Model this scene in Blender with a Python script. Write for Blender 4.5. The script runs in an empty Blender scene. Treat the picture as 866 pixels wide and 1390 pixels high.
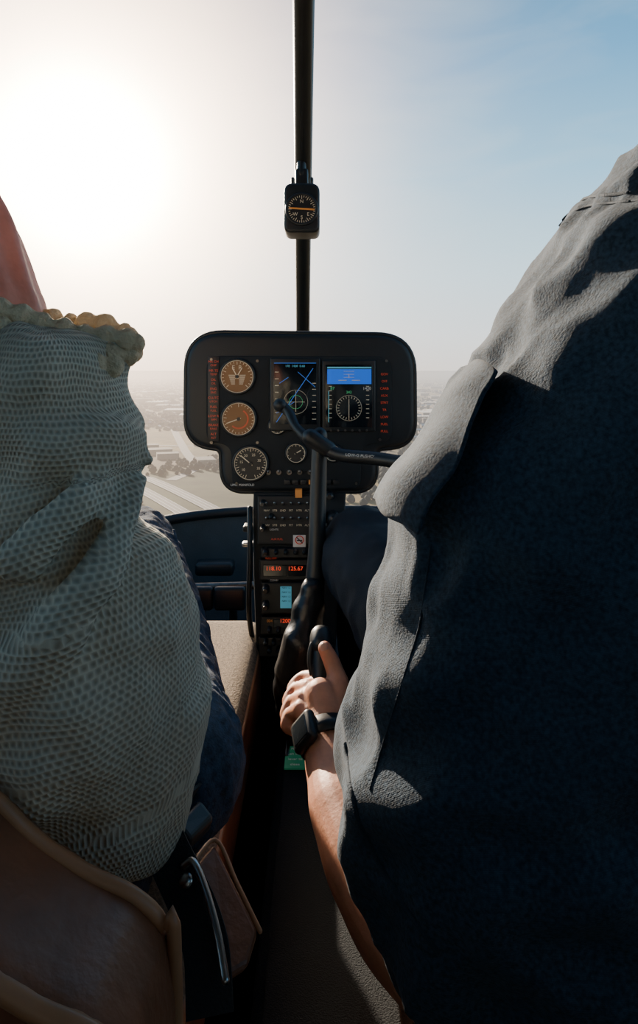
import bpy, bmesh, math, random
from mathutils import Vector, noise, Matrix
from mathutils.bvhtree import BVHTree
random.seed(7)
C=bpy.context; D=bpy.data
CAMZ=1.15; F=866.0
def P(px,py,d):
    # cabin coordinates (metres) of a point d metres ahead of the rear-seat eye point
    return Vector(((px-433)/F*d, d, CAMZ-(py-500)/F*d))

# ------------------------------------------------------------ materials
def nn(nt,t,**k):
    n=nt.nodes.new(t)
    for a,b in k.items(): setattr(n,a,b)
    return n
def mat(name,col,rough=.6,metal=0,var=.15,vscale=20,bump=0,bscale=200,emit=None,estr=1,coat=0,sheen=0,bdist=.002,transl=0):
    m=D.materials.new(name); m.use_nodes=True; nt=m.node_tree
    b=nt.nodes['Principled BSDF']
    b.inputs['Roughness'].default_value=rough; b.inputs['Metallic'].default_value=metal
    tc=nn(nt,'ShaderNodeTexCoord'); no=nn(nt,'ShaderNodeTexNoise'); no.inputs['Scale'].default_value=vscale; no.inputs['Detail'].default_value=4
    nt.links.new(tc.outputs['Object'],no.inputs['Vector'])
    cr=nn(nt,'ShaderNodeValToRGB')
    cr.color_ramp.elements[0].position=.3; cr.color_ramp.elements[1].position=.7
    cr.color_ramp.elements[0].color=[c*(1-var) for c in col]+[1]; cr.color_ramp.elements[1].color=[min(1,c*(1+var)) for c in col]+[1]
    nt.links.new(no.outputs['Fac'],cr.inputs['Fac']); nt.links.new(cr.outputs['Color'],b.inputs['Base Color'])
    if bump:
        n2=nn(nt,'ShaderNodeTexNoise'); n2.inputs['Scale'].default_value=bscale; n2.inputs['Detail'].default_value=3
        nt.links.new(tc.outputs['Object'],n2.inputs['Vector'])
        bp=nn(nt,'ShaderNodeBump'); bp.inputs['Strength'].default_value=bump; bp.inputs['Distance'].default_value=bdist
        nt.links.new(n2.outputs['Fac'],bp.inputs['Height']); nt.links.new(bp.outputs['Normal'],b.inputs['Normal'])
    if emit:
        b.inputs['Emission Color'].default_value=list(emit)+[1]; b.inputs['Emission Strength'].default_value=estr
    if coat: b.inputs['Coat Weight'].default_value=coat
    if sheen:
        b.inputs['Sheen Weight'].default_value=sheen; b.inputs['Sheen Roughness'].default_value=.5
    if transl:
        # thin fibres let the low sun through
        t=nn(nt,'ShaderNodeBsdfTranslucent'); t.inputs[0].default_value=(min(1,col[0]*1.1),col[1],col[2]*.85,1)
        mx=nn(nt,'ShaderNodeMixShader'); mx.inputs[0].default_value=transl
        nt.links.new(b.outputs[0],mx.inputs[1]); nt.links.new(t.outputs[0],mx.inputs[2]); nt.links.new(mx.outputs[0],nt.nodes['Material Output'].inputs['Surface'])
    return m
def weave(m,kind,s1,s2,strength,dist,dark=.6):
    """UV driven textile relief with recess shade in the colour; kind waffle or twill"""
    nt=m.node_tree; b=nt.nodes['Principled BSDF']
    uv=nn(nt,'ShaderNodeUVMap'); sep=nn(nt,'ShaderNodeSeparateXYZ')
    wn=nn(nt,'ShaderNodeTexNoise'); wn.inputs['Scale'].default_value=14; nt.links.new(uv.outputs[0],wn.inputs['Vector'])
    wm=nn(nt,'ShaderNodeVectorMath',operation='SCALE'); wm.inputs['Scale'].default_value=.018; nt.links.new(wn.outputs['Color'],wm.inputs[0])
    wa_=nn(nt,'ShaderNodeVectorMath',operation='ADD'); nt.links.new(uv.outputs[0],wa_.inputs[0]); nt.links.new(wm.outputs[0],wa_.inputs[1]); nt.links.new(wa_.outputs[0],sep.inputs[0])
    def M(op,a,b_=None,c=None):
        n=nn(nt,'ShaderNodeMath',operation=op)
        for i,v in enumerate((a,b_,c)):
            if v is None: continue
            if isinstance(v,(int,float)): n.inputs[i].default_value=v
            else: nt.links.new(v,n.inputs[i])
        return n.outputs[0]
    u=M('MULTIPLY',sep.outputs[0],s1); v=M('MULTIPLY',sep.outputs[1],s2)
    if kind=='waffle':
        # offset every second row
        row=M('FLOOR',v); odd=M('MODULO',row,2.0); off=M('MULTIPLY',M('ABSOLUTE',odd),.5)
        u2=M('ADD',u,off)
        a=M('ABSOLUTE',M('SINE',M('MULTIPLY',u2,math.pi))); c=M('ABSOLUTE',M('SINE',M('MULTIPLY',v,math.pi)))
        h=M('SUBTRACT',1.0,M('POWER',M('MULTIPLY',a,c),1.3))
    else:
        h=M('ABSOLUTE',M('SINE',M('MULTIPLY',M('ADD',u,v),math.pi)))
    bp=nn(nt,'ShaderNodeBump'); bp.inputs['Strength'].default_value=strength; bp.inputs['Distance'].default_value=dist
    nt.links.new(h,bp.inputs['Height'])
    old=b.inputs['Normal'].links
    if old: nt.links.new(old[0].from_socket,bp.inputs['Normal'])
    nt.links.new(bp.outputs['Normal'],b.inputs['Normal'])
    src=b.inputs['Base Color'].links[0].from_socket
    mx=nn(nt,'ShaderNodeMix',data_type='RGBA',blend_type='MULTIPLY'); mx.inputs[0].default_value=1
    mr=nn(nt,'ShaderNodeMapRange'); mr.inputs['To Min'].default_value=dark; nt.links.new(h,mr.inputs['Value'])  # shade of the weave's recesses multiplied into the base colour
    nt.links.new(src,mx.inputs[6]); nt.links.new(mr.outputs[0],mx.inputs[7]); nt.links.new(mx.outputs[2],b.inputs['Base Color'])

SUN=Vector((-.373,1,.323)).normalized()
def sky_group():
    g=D.node_groups.new('sky_radiance','ShaderNodeTree')
    g.interface.new_socket('Dir',in_out='INPUT',socket_type='NodeSocketVector')
    g.interface.new_socket('Color',in_out='OUTPUT',socket_type='NodeSocketColor')
    gi=g.nodes.new('NodeGroupInput'); go=g.nodes.new('NodeGroupOutput'); L=g.links
    nm=nn(g,'ShaderNodeVectorMath',operation='NORMALIZE'); L.new(gi.outputs[0],nm.inputs[0])
    sp=nn(g,'ShaderNodeSeparateXYZ'); L.new(nm.outputs[0],sp.inputs[0])
    cr=nn(g,'ShaderNodeValToRGB'); e=cr.color_ramp.elements
    e[0].position=0; e[0].color=(1.35,1.25,1.15,1)
    e[1].position=1; e[1].color=(.03,.14,.34,1)
    for p,c in ((.05,(1.30,1.40,1.42,1)),(.14,(.95,1.35,1.55,1)),(.28,(.42,.95,1.35,1)),(.42,(.17,.56,.98,1)),(.6,(.05,.26,.52,1))):
        x=cr.color_ramp.elements.new(p); x.color=c
    L.new(sp.outputs[2],cr.inputs['Fac'])
    dt=nn(g,'ShaderNodeVectorMath',operation='DOT_PRODUCT'); L.new(nm.outputs[0],dt.inputs[0]); dt.inputs[1].default_value=SUN
    mx=nn(g,'ShaderNodeMath',operation='MAXIMUM'); L.new(dt.outputs['Value'],mx.inputs[0]); mx.inputs[1].default_value=0
    # thin cirrus
    dv=nn(g,'ShaderNodeMapping'); dv.inputs['Scale'].default_value=(2,2,7); L.new(nm.outputs[0],dv.inputs['Vector'])
    no=nn(g,'ShaderNodeTexNoise'); no.inputs['Scale'].default_value=2.2; no.inputs['Detail'].default_value=5; no.inputs['Distortion'].default_value=.6; L.new(dv.outputs[0],no.inputs['Vector'])
    mr=nn(g,'ShaderNodeMapRange'); mr.inputs['From Min'].default_value=.4; mr.inputs['From Max'].default_value=.8; mr.inputs['To Max'].default_value=.25; L.new(no.outputs['Fac'],mr.inputs['Value'])
    cl=nn(g,'ShaderNodeMix',data_type='RGBA'); L.new(mr.outputs[0],cl.inputs[0]); L.new(cr.outputs['Color'],cl.inputs[6]); cl.inputs[7].default_value=(1.1,1.3,1.4,1)
    cur=cl.outputs[2]
    for pw,col,st in ((11,(1,.62,.42),.9),(24,(1,.66,.40),5.0),(70,(1,.72,.44),13.0),(300,(1,.84,.62),60)):
        pn=nn(g,'ShaderNodeMath',operation='POWER'); L.new(mx.outputs[0],pn.inputs[0]); pn.inputs[1].default_value=pw
        sc=nn(g,'ShaderNodeVectorMath',operation='SCALE'); sc.inputs[0].default_value=[c*st for c in col]; L.new(pn.outputs[0],sc.inputs['Scale'])
        ad=nn(g,'ShaderNodeVectorMath',operation='ADD'); L.new(cur,ad.inputs[0]); L.new(sc.outputs[0],ad.inputs[1]); cur=ad.outputs[0]
    L.new(cur,go.inputs[0]); return g
SKY=sky_group()
w=D.worlds.new('sky'); C.scene.world=w; w.use_nodes=True; nt=w.node_tree
tc=nn(nt,'ShaderNodeTexCoord'); gr=nn(nt,'ShaderNodeGroup'); gr.node_tree=SKY
nt.links.new(tc.outputs['Generated'],gr.inputs[0]); nt.links.new(gr.outputs[0],nt.nodes['Background'].inputs['Color']); nt.nodes['Background'].inputs['Strength'].default_value=1.1

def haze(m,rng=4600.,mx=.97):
    """aerial perspective for far terrain: sky-coloured emission painted over surfaces by distance"""
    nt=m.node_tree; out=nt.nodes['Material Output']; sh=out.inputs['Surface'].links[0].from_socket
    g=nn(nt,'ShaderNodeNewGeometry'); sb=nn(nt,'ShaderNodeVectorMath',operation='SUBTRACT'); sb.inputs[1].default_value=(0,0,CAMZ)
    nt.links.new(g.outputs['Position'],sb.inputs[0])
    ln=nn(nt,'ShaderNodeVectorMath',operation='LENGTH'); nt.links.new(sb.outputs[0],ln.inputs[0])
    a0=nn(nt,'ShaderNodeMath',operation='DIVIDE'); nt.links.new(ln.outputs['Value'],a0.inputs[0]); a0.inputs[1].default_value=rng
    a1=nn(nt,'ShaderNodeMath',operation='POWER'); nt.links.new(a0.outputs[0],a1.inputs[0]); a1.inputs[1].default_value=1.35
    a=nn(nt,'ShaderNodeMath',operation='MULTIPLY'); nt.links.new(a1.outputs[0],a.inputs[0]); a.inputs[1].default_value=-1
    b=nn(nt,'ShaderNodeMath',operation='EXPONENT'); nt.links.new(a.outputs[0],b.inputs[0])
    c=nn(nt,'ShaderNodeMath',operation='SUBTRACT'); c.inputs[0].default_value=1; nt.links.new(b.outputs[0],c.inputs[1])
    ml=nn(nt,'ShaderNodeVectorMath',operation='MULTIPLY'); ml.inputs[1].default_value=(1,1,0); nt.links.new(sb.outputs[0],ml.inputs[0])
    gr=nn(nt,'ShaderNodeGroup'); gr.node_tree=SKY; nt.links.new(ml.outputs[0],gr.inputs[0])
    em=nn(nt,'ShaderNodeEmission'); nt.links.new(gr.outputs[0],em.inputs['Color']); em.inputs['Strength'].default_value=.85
    mix=nn(nt,'ShaderNodeMixShader'); nt.links.new(c.outputs[0],mix.inputs[0]); nt.links.new(sh,mix.inputs[1]); nt.links.new(em.outputs[0],mix.inputs[2])  # haze painted as sky-coloured glow mixed into the surface
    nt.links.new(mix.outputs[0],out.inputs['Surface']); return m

# ------------------------------------------------------------ mesh helpers
def empty(name,loc=(0,0,0)):
    e=D.objects.new(name,None); C.collection.objects.link(e); e.location=loc; e.empty_display_size=.05; C.view_layer.update(); return e
def obj(name,verts,faces,m=None,parent=None,smooth=True):
    me=D.meshes.new(name); me.from_pydata([tuple(v) for v in verts],[],faces); me.update()
    bm=bmesh.new(); bm.from_mesh(me); bmesh.ops.recalc_face_normals(bm,faces=bm.faces); bm.to_mesh(me); bm.free()
    o=D.objects.new(name,me); C.collection.objects.link(o)
    if m:
        for x in (m if isinstance(m,list) else [m]): me.materials.append(x)
    if smooth:
        for p in me.polygons: p.use_smooth=True
    if parent: o.parent=parent; o.matrix_parent_inverse=parent.matrix_world.inverted()
    return o
def bake(o):
    dg=C.evaluated_depsgraph_get(); ev=o.evaluated_get(dg); me=D.meshes.new_from_object(ev)
    o.modifiers.clear(); o.data=me; return o
def rbox(name,c,s,bev,m,parent=None,rot=None,seg=3):
    bm=bmesh.new(); bmesh.ops.create_cube(bm,size=1)
    bmesh.ops.scale(bm,vec=s,verts=bm.verts)
    if bev: bmesh.ops.bevel(bm,geom=list(bm.edges),offset=bev,segments=seg,profile=.5,affect='EDGES')
    if rot: bmesh.ops.rotate(bm,matrix=Matrix.Rotation(rot[1],3,rot[0]),verts=bm.verts)
    bmesh.ops.translate(bm,vec=Vector(c),verts=bm.verts)
    me=D.meshes.new(name); bm.to_mesh(me); bm.free(); me.materials.append(m)
    o=D.objects.new(name,me); C.collection.objects.link(o)
    for p in me.polygons: p.use_smooth=bool(bev)
    if bev:
        me.set_sharp_from_angle(angle=math.radians(50))
    if parent: o.parent=parent; o.matrix_parent_inverse=parent.matrix_world.inverted()
    return o
def cr_interp(pts,rad,n):
    if n<=1 or len(pts)<2: return pts,rad
    op,orr=[],[]
    N=len(pts)
    for i in range(N-1):
        p0=pts[max(i-1,0)];p1=pts[i];p2=pts[i+1];p3=pts[min(i+2,N-1)]
        for k in range(n):
            t=k/n
            op.append(.5*((2*p1)+(p2-p0)*t+(2*p0-5*p1+4*p2-p3)*t*t+(3*p1-p0-3*p2+p3)*t**3)); 
            s=t*t*(3-2*t); orr.append(rad[i]*(1-s)+rad[i+1]*s)
    op.append(pts[-1]); orr.append(rad[-1]); return op,orr
def tube(pts,rad,seg=16,n=6,cap=True,flat=1.0):
    pts=[Vector(p) for p in pts]
    if isinstance(rad,(int,float)): rad=[rad]*len(pts)
    pts,rad=cr_interp(pts,list(rad),n)
    if cap:
        d0=(pts[0]-pts[1]).normalized(); d1=(pts[-1]-pts[-2]).normalized(); a=[];ar=[];b=[];br=[]
        for k in range(4,0,-1):
            t=k/4.2*math.pi/2; a.append(pts[0]+d0*rad[0]*math.sin(t)); ar.append(rad[0]*math.cos(t))
        for k in range(1,5):
            t=k/4.2*math.pi/2; b.append(pts[-1]+d1*rad[-1]*math.sin(t)); br.append(rad[-1]*math.cos(t))
        pts=a+pts+b; rad=ar+rad+br
    V=[];Fc=[]; up=None
    for i,p in enumerate(pts):
        t=(pts[min(i+1,len(pts)-1)]-pts[max(i-1,0)]).normalized()
        if up is None: up=Vector((0,0,1)) if abs(t.z)<.8 else Vector((0,1,0))
        up=(up-t*up.dot(t)).normalized(); sd=t.cross(up)
        for k in range(seg):
            a=2*math.pi*k/seg; V.append(p+sd*math.cos(a)*rad[i]+up*math.sin(a)*rad[i]*flat)
    for i in range(len(pts)-1):
        for k in range(seg):
            Fc.append((i*seg+k,i*seg+(k+1)%seg,(i+1)*seg+(k+1)%seg,(i+1)*seg+k))
    Fc.append(tuple(range(seg))[::-1]); Fc.append(tuple(range((len(pts)-1)*seg,len(pts)*seg)))
    return V,Fc
def rings(rs,seg=48):
    """rs: (cx,cy,z,rx,ry,exponent)"""
    V=[];Fc=[]
    for (cx,cy,z,rx,ry,ex) in rs:
        for k in range(seg):
            a=2*math.pi*k/seg; c,s=math.cos(a),math.sin(a)
            V.append(Vector((cx+rx*math.copysign(abs(c)**(2/ex),c),cy+ry*math.copysign(abs(s)**(2/ex),s),z)))
    for i in range(len(rs)-1):
        for k in range(seg): Fc.append((i*seg+k,i*seg+(k+1)%seg,(i+1)*seg+(k+1)%seg,(i+1)*seg+k))
    Fc.append(tuple(range(seg))[::-1]); Fc.append(tuple(range((len(rs)-1)*seg,len(rs)*seg)))
    return V,Fc
def ball(c,r,sc=(1,1,1),seg=20):
    V=[];Fc=[];c=Vector(c)
    n=12
    for i in range(1,n):
        t=math.pi*i/n
        for k in range(seg):
            a=2*math.pi*k/seg; V.append(c+Vector((r*sc[0]*math.sin(t)*math.cos(a),r*sc[1]*math.sin(t)*math.sin(a),r*sc[2]*math.cos(t))))
    for i in range(n-2):
        for k in range(seg): Fc.append((i*seg+k,i*seg+(k+1)%seg,(i+1)*seg+(k+1)%seg,(i+1)*seg+k))
    Fc.append(tuple(range(seg))); Fc.append(tuple(range((n-2)*seg,(n-1)*seg))[::-1]); return V,Fc
def merge(parts):
    V=[];Fc=[]
    for v,f in parts:
        o=len(V); V+=list(v); Fc+=[tuple(i+o for i in q) for q in f]
    return V,Fc
def fuse(name,parts,voxel,smooth,m,parent,disp=None,uvaxis=None):
    V,Fc=merge(parts); o=obj(name,V,Fc,m,parent)
    r=o.modifiers.new('r','REMESH'); r.mode='VOXEL'; r.voxel_size=voxel
    if smooth:
        s=o.modifiers.new('s','SMOOTH'); s.iterations=smooth; s.factor=.5
    bake(o); me=o.data
    if not me.materials: me.materials.append(m)
    if disp:
        nor=[v.normal.copy() for v in me.vertices]
        for v,nv in zip(me.vertices,nor): v.co=v.co+nv*disp(v.co,nv)
    if uvaxis:
        uvl=me.uv_layers.new(name='UVMap'); ax=[Vector(a) for a in uvaxis]
        L=[0]
        for i in range(len(ax)-1): L.append(L[-1]+(ax[i+1]-ax[i]).length)
        vu=[]
        for v in me.vertices:
            best=None
            for i in range(len(ax)-1):
                d=ax[i+1]-ax[i]; t=(v.co-ax[i]).dot(d)/d.length_squared
                if i>0: t=max(t,0)
                if i<len(ax)-2: t=min(t,1)
                q=ax[i]+d*t; ds=(v.co-q).length
                if best is None or ds<best[0]: best=(ds,L[i]+t*d.length,v.co-q)
            # seam faces forward (+Y)
            vu.append((math.atan2(best[2].x,-best[2].y)*.085,best[1]))
        for p in me.polygons:
            us=[vu[me.loops[l].vertex_index] for l in p.loop_indices]
            fix=max(u[0] for u in us)-min(u[0] for u in us)>.2
            for l,u in zip(p.loop_indices,us):
                uu=u[0]
                if fix and uu<0: uu+=2*math.pi*.085
                uvl.data[l].uv=(uu,u[1])
    for p in me.polygons: p.use_smooth=True
    return o
def T(name,pts,rad,m,parent=None,**k):
    V,Fc=tube(pts,rad,**k); return obj(name,V,Fc,m,parent)
def prism(name,outline,y0,y1,m,parent=None,bev=0,seg=3):
    """outline in XZ; y0 front (near), y1 back"""
    bm=bmesh.new(); f=[bm.verts.new((x,y0,z)) for x,z in outline]; b=[bm.verts.new((x,y1,z)) for x,z in outline]; n=len(f)
    ff=bm.faces.new(f); bf=bm.faces.new(b[::-1])
    for i in range(n): bm.faces.new((f[i],b[i],b[(i+1)%n],f[(i+1)%n]))
    bmesh.ops.recalc_face_normals(bm,faces=bm.faces)
    if bev: bmesh.ops.bevel(bm,geom=list(ff.edges)+list(bf.edges),offset=bev,segments=seg,profile=.5,affect='EDGES')
    me=D.meshes.new(name); bm.to_mesh(me); bm.free(); me.materials.append(m)
    for p in me.polygons: p.use_smooth=True
    me.set_sharp_from_angle(angle=math.radians(40))
    o=D.objects.new(name,me); C.collection.objects.link(o)
    if parent: o.parent=parent; o.matrix_parent_inverse=parent.matrix_world.inverted()
    return o
def slab(outline,y0,y1):
    n=len(outline); V=[Vector((x,y0,z)) for x,z in outline]+[Vector((x,y1,z)) for x,z in outline]
    return V,[tuple(range(n)),tuple(range(n,2*n))[::-1]]+[(i,i+n,(i+1)%n+n,(i+1)%n) for i in range(n)]
def rpoly(pts,n=7):
    """pts: (x,z,r) -> rounded outline"""
    out=[];N=len(pts)
    for i in range(N):
        p=Vector(pts[i][:2]);a=Vector(pts[i-1][:2]);b=Vector(pts[(i+1)%N][:2]);r=pts[i][2]
        if r<=0: out.append((p.x,p.y)); continue
        u=(a-p).normalized(); v=(b-p).normalized(); s=p+u*r; e=p+v*r
        for k in range(n+1):
            t=k/n; q=s*(1-t)**2+p*2*t*(1-t)*1.0+e*t*t; out.append((q.x,q.y))
    return out
def disc(name,c,r,y,m,parent,depth=.004,seg=40):
    return prism(name,[(c[0]+r*math.cos(2*math.pi*k/seg),c[1]+r*math.sin(2*math.pi*k/seg)) for k in range(seg)],y,y+depth,m,parent)
def ringm(name,c,r,rr,y,m,parent):
    n=40; pts=[Vector((c[0]+r*math.cos(2*math.pi*k/n),y,c[1]+r*math.sin(2*math.pi*k/n))) for k in range(n)]
    V=[];Fc=[]
    for k in range(n):
        a=2*math.pi*k/n; rd=Vector((math.cos(a),0,math.sin(a)))
        for j in range(8):
            b=2*math.pi*j/8; V.append(pts[k]+rd*rr*math.cos(b)+Vector((0,rr*math.sin(b),0)))
    for k in range(n):
        for j in range(8): Fc.append((k*8+j,k*8+(j+1)%8,((k+1)%n)*8+(j+1)%8,((k+1)%n)*8+j))
    return obj(name,V,Fc,m,parent)
def text(name,body,loc,size,m,parent,rotx=90,rot=0,align='CENTER'):
    cu=D.curves.new(name,'FONT'); cu.body=body; cu.size=size; cu.align_x=align; cu.align_y='CENTER'; cu.extrude=.0003; cu.materials.append(m)
    o=D.objects.new(name,cu); C.collection.objects.link(o); o.location=loc
    o.rotation_euler=(math.radians(rotx),rot,0)
    if parent: o.parent=parent; o.matrix_parent_inverse=parent.matrix_world.inverted()
    return o
def bar(V,Fc,x0,z0,x1,z1,w,y,th=.0008):
    a=Vector((x0,0,z0));b=Vector((x1,0,z1)); d=(b-a).normalized(); n=Vector((-d.z,0,d.x))*w/2; o=len(V)
    for yy in (y,y+th):
        for q in (a+n,b+n,b-n,a-n): V.append(Vector((q.x,yy,q.z)))
    Fc+= [(o,o+1,o+2,o+3),(o+4,o+7,o+6,o+5),(o,o+4,o+5,o+1),(o+1,o+5,o+6,o+2),(o+2,o+6,o+7,o+3),(o+3,o+7,o+4,o)]

# materials
M_black=mat('satin_black_plastic',(.009,.013,.017),.42,bump=.15,bscale=600,bdist=.0006)
M_hood=mat('matte_black_glareshield',(.007,.011,.015),.5,bump=.25,bscale=500,bdist=.0006)
M_plate=mat('instrument_plate',(.006,.010,.014),.75)
M_metal=mat('worn_dark_metal',(.16,.15,.14),.35,metal=1,var=.3,vscale=60)
M_steel=mat('bright_steel',(.5,.5,.5),.3,metal=1)
M_gray=mat('cabin_gray_lining',(.030,.045,.056),.7,bump=.3,bscale=300)
M_lin=mat('roof_lining',(.045,.062,.075),.85,bump=.3,bscale=300)
M_carpet=mat('cabin_carpet',(.006,.010,.014),.95,bump=.8,bscale=700)
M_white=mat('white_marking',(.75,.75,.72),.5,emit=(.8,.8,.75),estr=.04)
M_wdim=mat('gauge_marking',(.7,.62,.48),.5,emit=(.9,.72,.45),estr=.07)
M_gface=mat('gauge_face_flare_tint',(.11,.055,.025),.5,emit=(.6,.26,.08),estr=.11)  # lens-flare tint painted on the face as orange colour and glow
M_gdark=mat('gauge_face_dark',(.015,.017,.02),.4)
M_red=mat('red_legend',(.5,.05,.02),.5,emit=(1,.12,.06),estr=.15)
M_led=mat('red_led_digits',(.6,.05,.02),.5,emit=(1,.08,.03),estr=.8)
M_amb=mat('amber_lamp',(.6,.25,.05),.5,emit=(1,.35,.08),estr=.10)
M_arc=mat('airspeed_red_arc',(.45,.08,.04),.5,emit=(.9,.15,.05),estr=.12)
M_grn=mat('green_lcd',(.1,.5,.2),.5,emit=(.1,.8,.35),estr=.20)
M_cy=mat('cyan_lcd',(.1,.4,.5),.5,emit=(.15,.6,.8),estr=.25)
M_blu=mat('blue_sky_display',(.01,.06,.35),.4,emit=(.012,.14,.75),estr=.70)
M_blu2=mat('blue_line',(.02,.1,.5),.4,emit=(.06,.28,.9),estr=.30)
M_scr=mat('lcd_black',(.006,.009,.013),.12)
M_leather=mat('brown_leather',(.23,.085,.042),.42,bump=.5,bscale=130,bdist=.0015,var=.3)
M_pip=mat('seat_piping',(.42,.19,.09),.4)
M_seatfab=mat('tan_seat_fabric',(.20,.150,.105),.9,bump=.9,bscale=380,var=.45,vscale=200)
M_belt=mat('seatbelt_webbing',(.02,.02,.022),.8,bump=.5,bscale=500)
M_boot=mat('black_leather_boot',(.012,.014,.017),.33,bump=.4,bscale=120)
M_skin=mat('skin',(.58,.26,.16),.5,bump=.3,bscale=260,bdist=.001,var=.14,vscale=60); M_skin.node_tree.nodes['Principled BSDF'].inputs['Subsurface Weight'].default_value=.12
M_skin.node_tree.nodes['Principled BSDF'].inputs['Subsurface Scale'].default_value=.01
M_nail=mat('nail',(.65,.40,.32),.3)
M_hairp=mat('auburn_hair',(.60,.31,.25),.55,bump=.5,bscale=90,var=.2,vscale=50,transl=.30)  # paler and pinker than auburn: sun glow painted into the hair colour
M_hair=mat('dark_hair',(.03,.02,.015),.5,bump=.8,bscale=120)
M_sweat=mat('cream_waffle_knit',(.60,.58,.49),.95,var=.12,vscale=14,transl=.08)
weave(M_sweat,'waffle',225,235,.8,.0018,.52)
M_sweatc=mat('cream_knit_collar',(.72,.62,.44),.95,bump=1,bscale=200,bdist=.006,transl=.22)  # warmer than the sweater: golden sunlight painted into the collar colour
M_shirt=mat('slate_chambray',(.026,.050,.080),.95,var=.5,vscale=300,bump=.5,bscale=500,sheen=.04)
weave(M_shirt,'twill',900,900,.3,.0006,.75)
M_seam=mat('shirt_seam',(.022,.038,.058),.9,bump=.7,bscale=700)
M_jean=mat('blue_denim',(.018,.042,.085),.9,var=.6,vscale=160,bump=.6,bscale=600)
M_trou=mat('navy_trousers',(.008,.013,.024),.9,var=.3,bump=.4,bscale=500)
M_sign=mat('green_placard',(.03,.30,.16),.5,emit=(.03,.3,.16),estr=.12)
M_watch=mat('watch_rubber',(.012,.013,.015),.4)
M_wglass=mat('watch_crystal',(.02,.025,.03),.08)

# ------------------------------------------------------------ exterior ground
GZ=-150.
mg=D.materials.new('terrain'); mg.use_nodes=True; nt=mg.node_tree; b=nt.nodes['Principled BSDF']; b.inputs['Roughness'].default_value=.95
b.inputs['Specular IOR Level'].default_value=.1
tc=nn(nt,'ShaderNodeTexCoord'); vo=nn(nt,'ShaderNodeTexVoronoi'); vo.inputs['Scale'].default_value=.0045; vo.distance='CHEBYCHEV'; nt.links.new(tc.outputs['Object'],vo.inputs['Vector'])
cr=nn(nt,'ShaderNodeValToRGB'); cr.color_ramp.interpolation='CONSTANT'
for i,(p,c) in enumerate(((0,(.095,.075,.030,1)),(.25,(.17,.125,.045,1)),(.45,(.045,.05,.02,1)),(.6,(.19,.14,.055,1)),(.8,(.09,.065,.04,1)))):
    e=cr.color_ramp.elements[i] if i<2 else cr.color_ramp.elements.new(p); e.position=p; e.color=c
nt.links.new(vo.outputs['Color'],cr.inputs['Fac'])
no=nn(nt,'ShaderNodeTexNoise'); no.inputs['Scale'].default_value=.03; no.inputs['Detail'].default_value=8; nt.links.new(tc.outputs['Object'],no.inputs['Vector'])
mx=nn(nt,'ShaderNodeMix',data_type='RGBA',blend_type='MULTIPLY'); mx.inputs[0].default_value=.8
r2=nn(nt,'ShaderNodeMapRange'); r2.inputs['From Min'].default_value=.3; r2.inputs['From Max'].default_value=.7; r2.inputs['To Min'].default_value=.3; r2.inputs['To Max'].default_value=1.3; nt.links.new(no.outputs['Fac'],r2.inputs['Value'])
nt.links.new(cr.outputs['Color'],mx.inputs[6]); nt.links.new(r2.outputs[0],mx.inputs[7]); nt.links.new(mx.outputs[2],b.inputs['Base Color'])
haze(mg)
obj('ground_plain',[(-16000,-3000,GZ),(16000,-3000,GZ),(16000,40000,GZ),(-16000,40000,GZ)],[(0,1,2,3)],mg,smooth=False)
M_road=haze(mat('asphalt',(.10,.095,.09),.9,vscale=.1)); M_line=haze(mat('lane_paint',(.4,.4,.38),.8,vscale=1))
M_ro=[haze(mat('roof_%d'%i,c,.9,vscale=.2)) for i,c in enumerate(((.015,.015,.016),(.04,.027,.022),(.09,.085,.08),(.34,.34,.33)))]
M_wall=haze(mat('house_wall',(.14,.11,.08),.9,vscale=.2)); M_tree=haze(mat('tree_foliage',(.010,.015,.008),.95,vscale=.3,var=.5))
roads=empty('road_network')
def road(name,pts,wd,z,m):
    pts=[Vector((p[0],p[1],0)) for p in pts]; pts,_=cr_interp(pts,[1]*len(pts),8); V=[];Fc=[]
    for i,p in enumerate(pts):
        t=(pts[min(i+1,len(pts)-1)]-pts[max(i-1,0)]).normalized(); n=Vector((-t.y,t.x,0))*wd/2
        V+=[p+n+Vector((0,0,z)),p-n+Vector((0,0,z))]
    for i in range(len(pts)-1): Fc.append((2*i,2*i+1,2*i+3,2*i+2))
    return obj(name,V,Fc,m,roads,False)
hw=[(-520,1240),(-330,960),(-245,860),(-137,690),(-40,520),(60,360)]
for k,off in enumerate((-15,15)):
    road('highway_%d'%k,[(x+off,y+off*.5) for x,y in hw],17,GZ+.5,M_road)
    for j in (-8,-2.7,2.7,8): road('lane_line_%d_%d'%(k,j),[(x+off+j*.85,y+off*.5+j*.5) for x,y in hw],.7,GZ+.8,M_line)
ave=[(-3200,11000),(-1797,6540),(-800,3200),(-420,1800),(-251,1189),(-190,980),(-200,860)]
road('avenue',ave,16,GZ+.4,M_road)
cross=[(-1500,1500),(-600,1330),(-260,1240),(100,1260),(900,1500)]; road('cross_road',cross,14,GZ+.45,M_road)
for k,yy in enumerate((1700,2300,3100,4200,5600)): road('street_%d'%k,[(-3500,yy*1.1),(0,yy),(3500,yy*.96)],14,GZ+.4,M_road)
for k,xx in enumerate((-1500,-900,-60,350,800,1500)): road('boulevard_%d'%k,[(xx*.8,1300),(xx*1.4,4000),(xx*2.4,9000)],14,GZ+.42,M_road)
V=[];Fc=[];mi=[]
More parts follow.
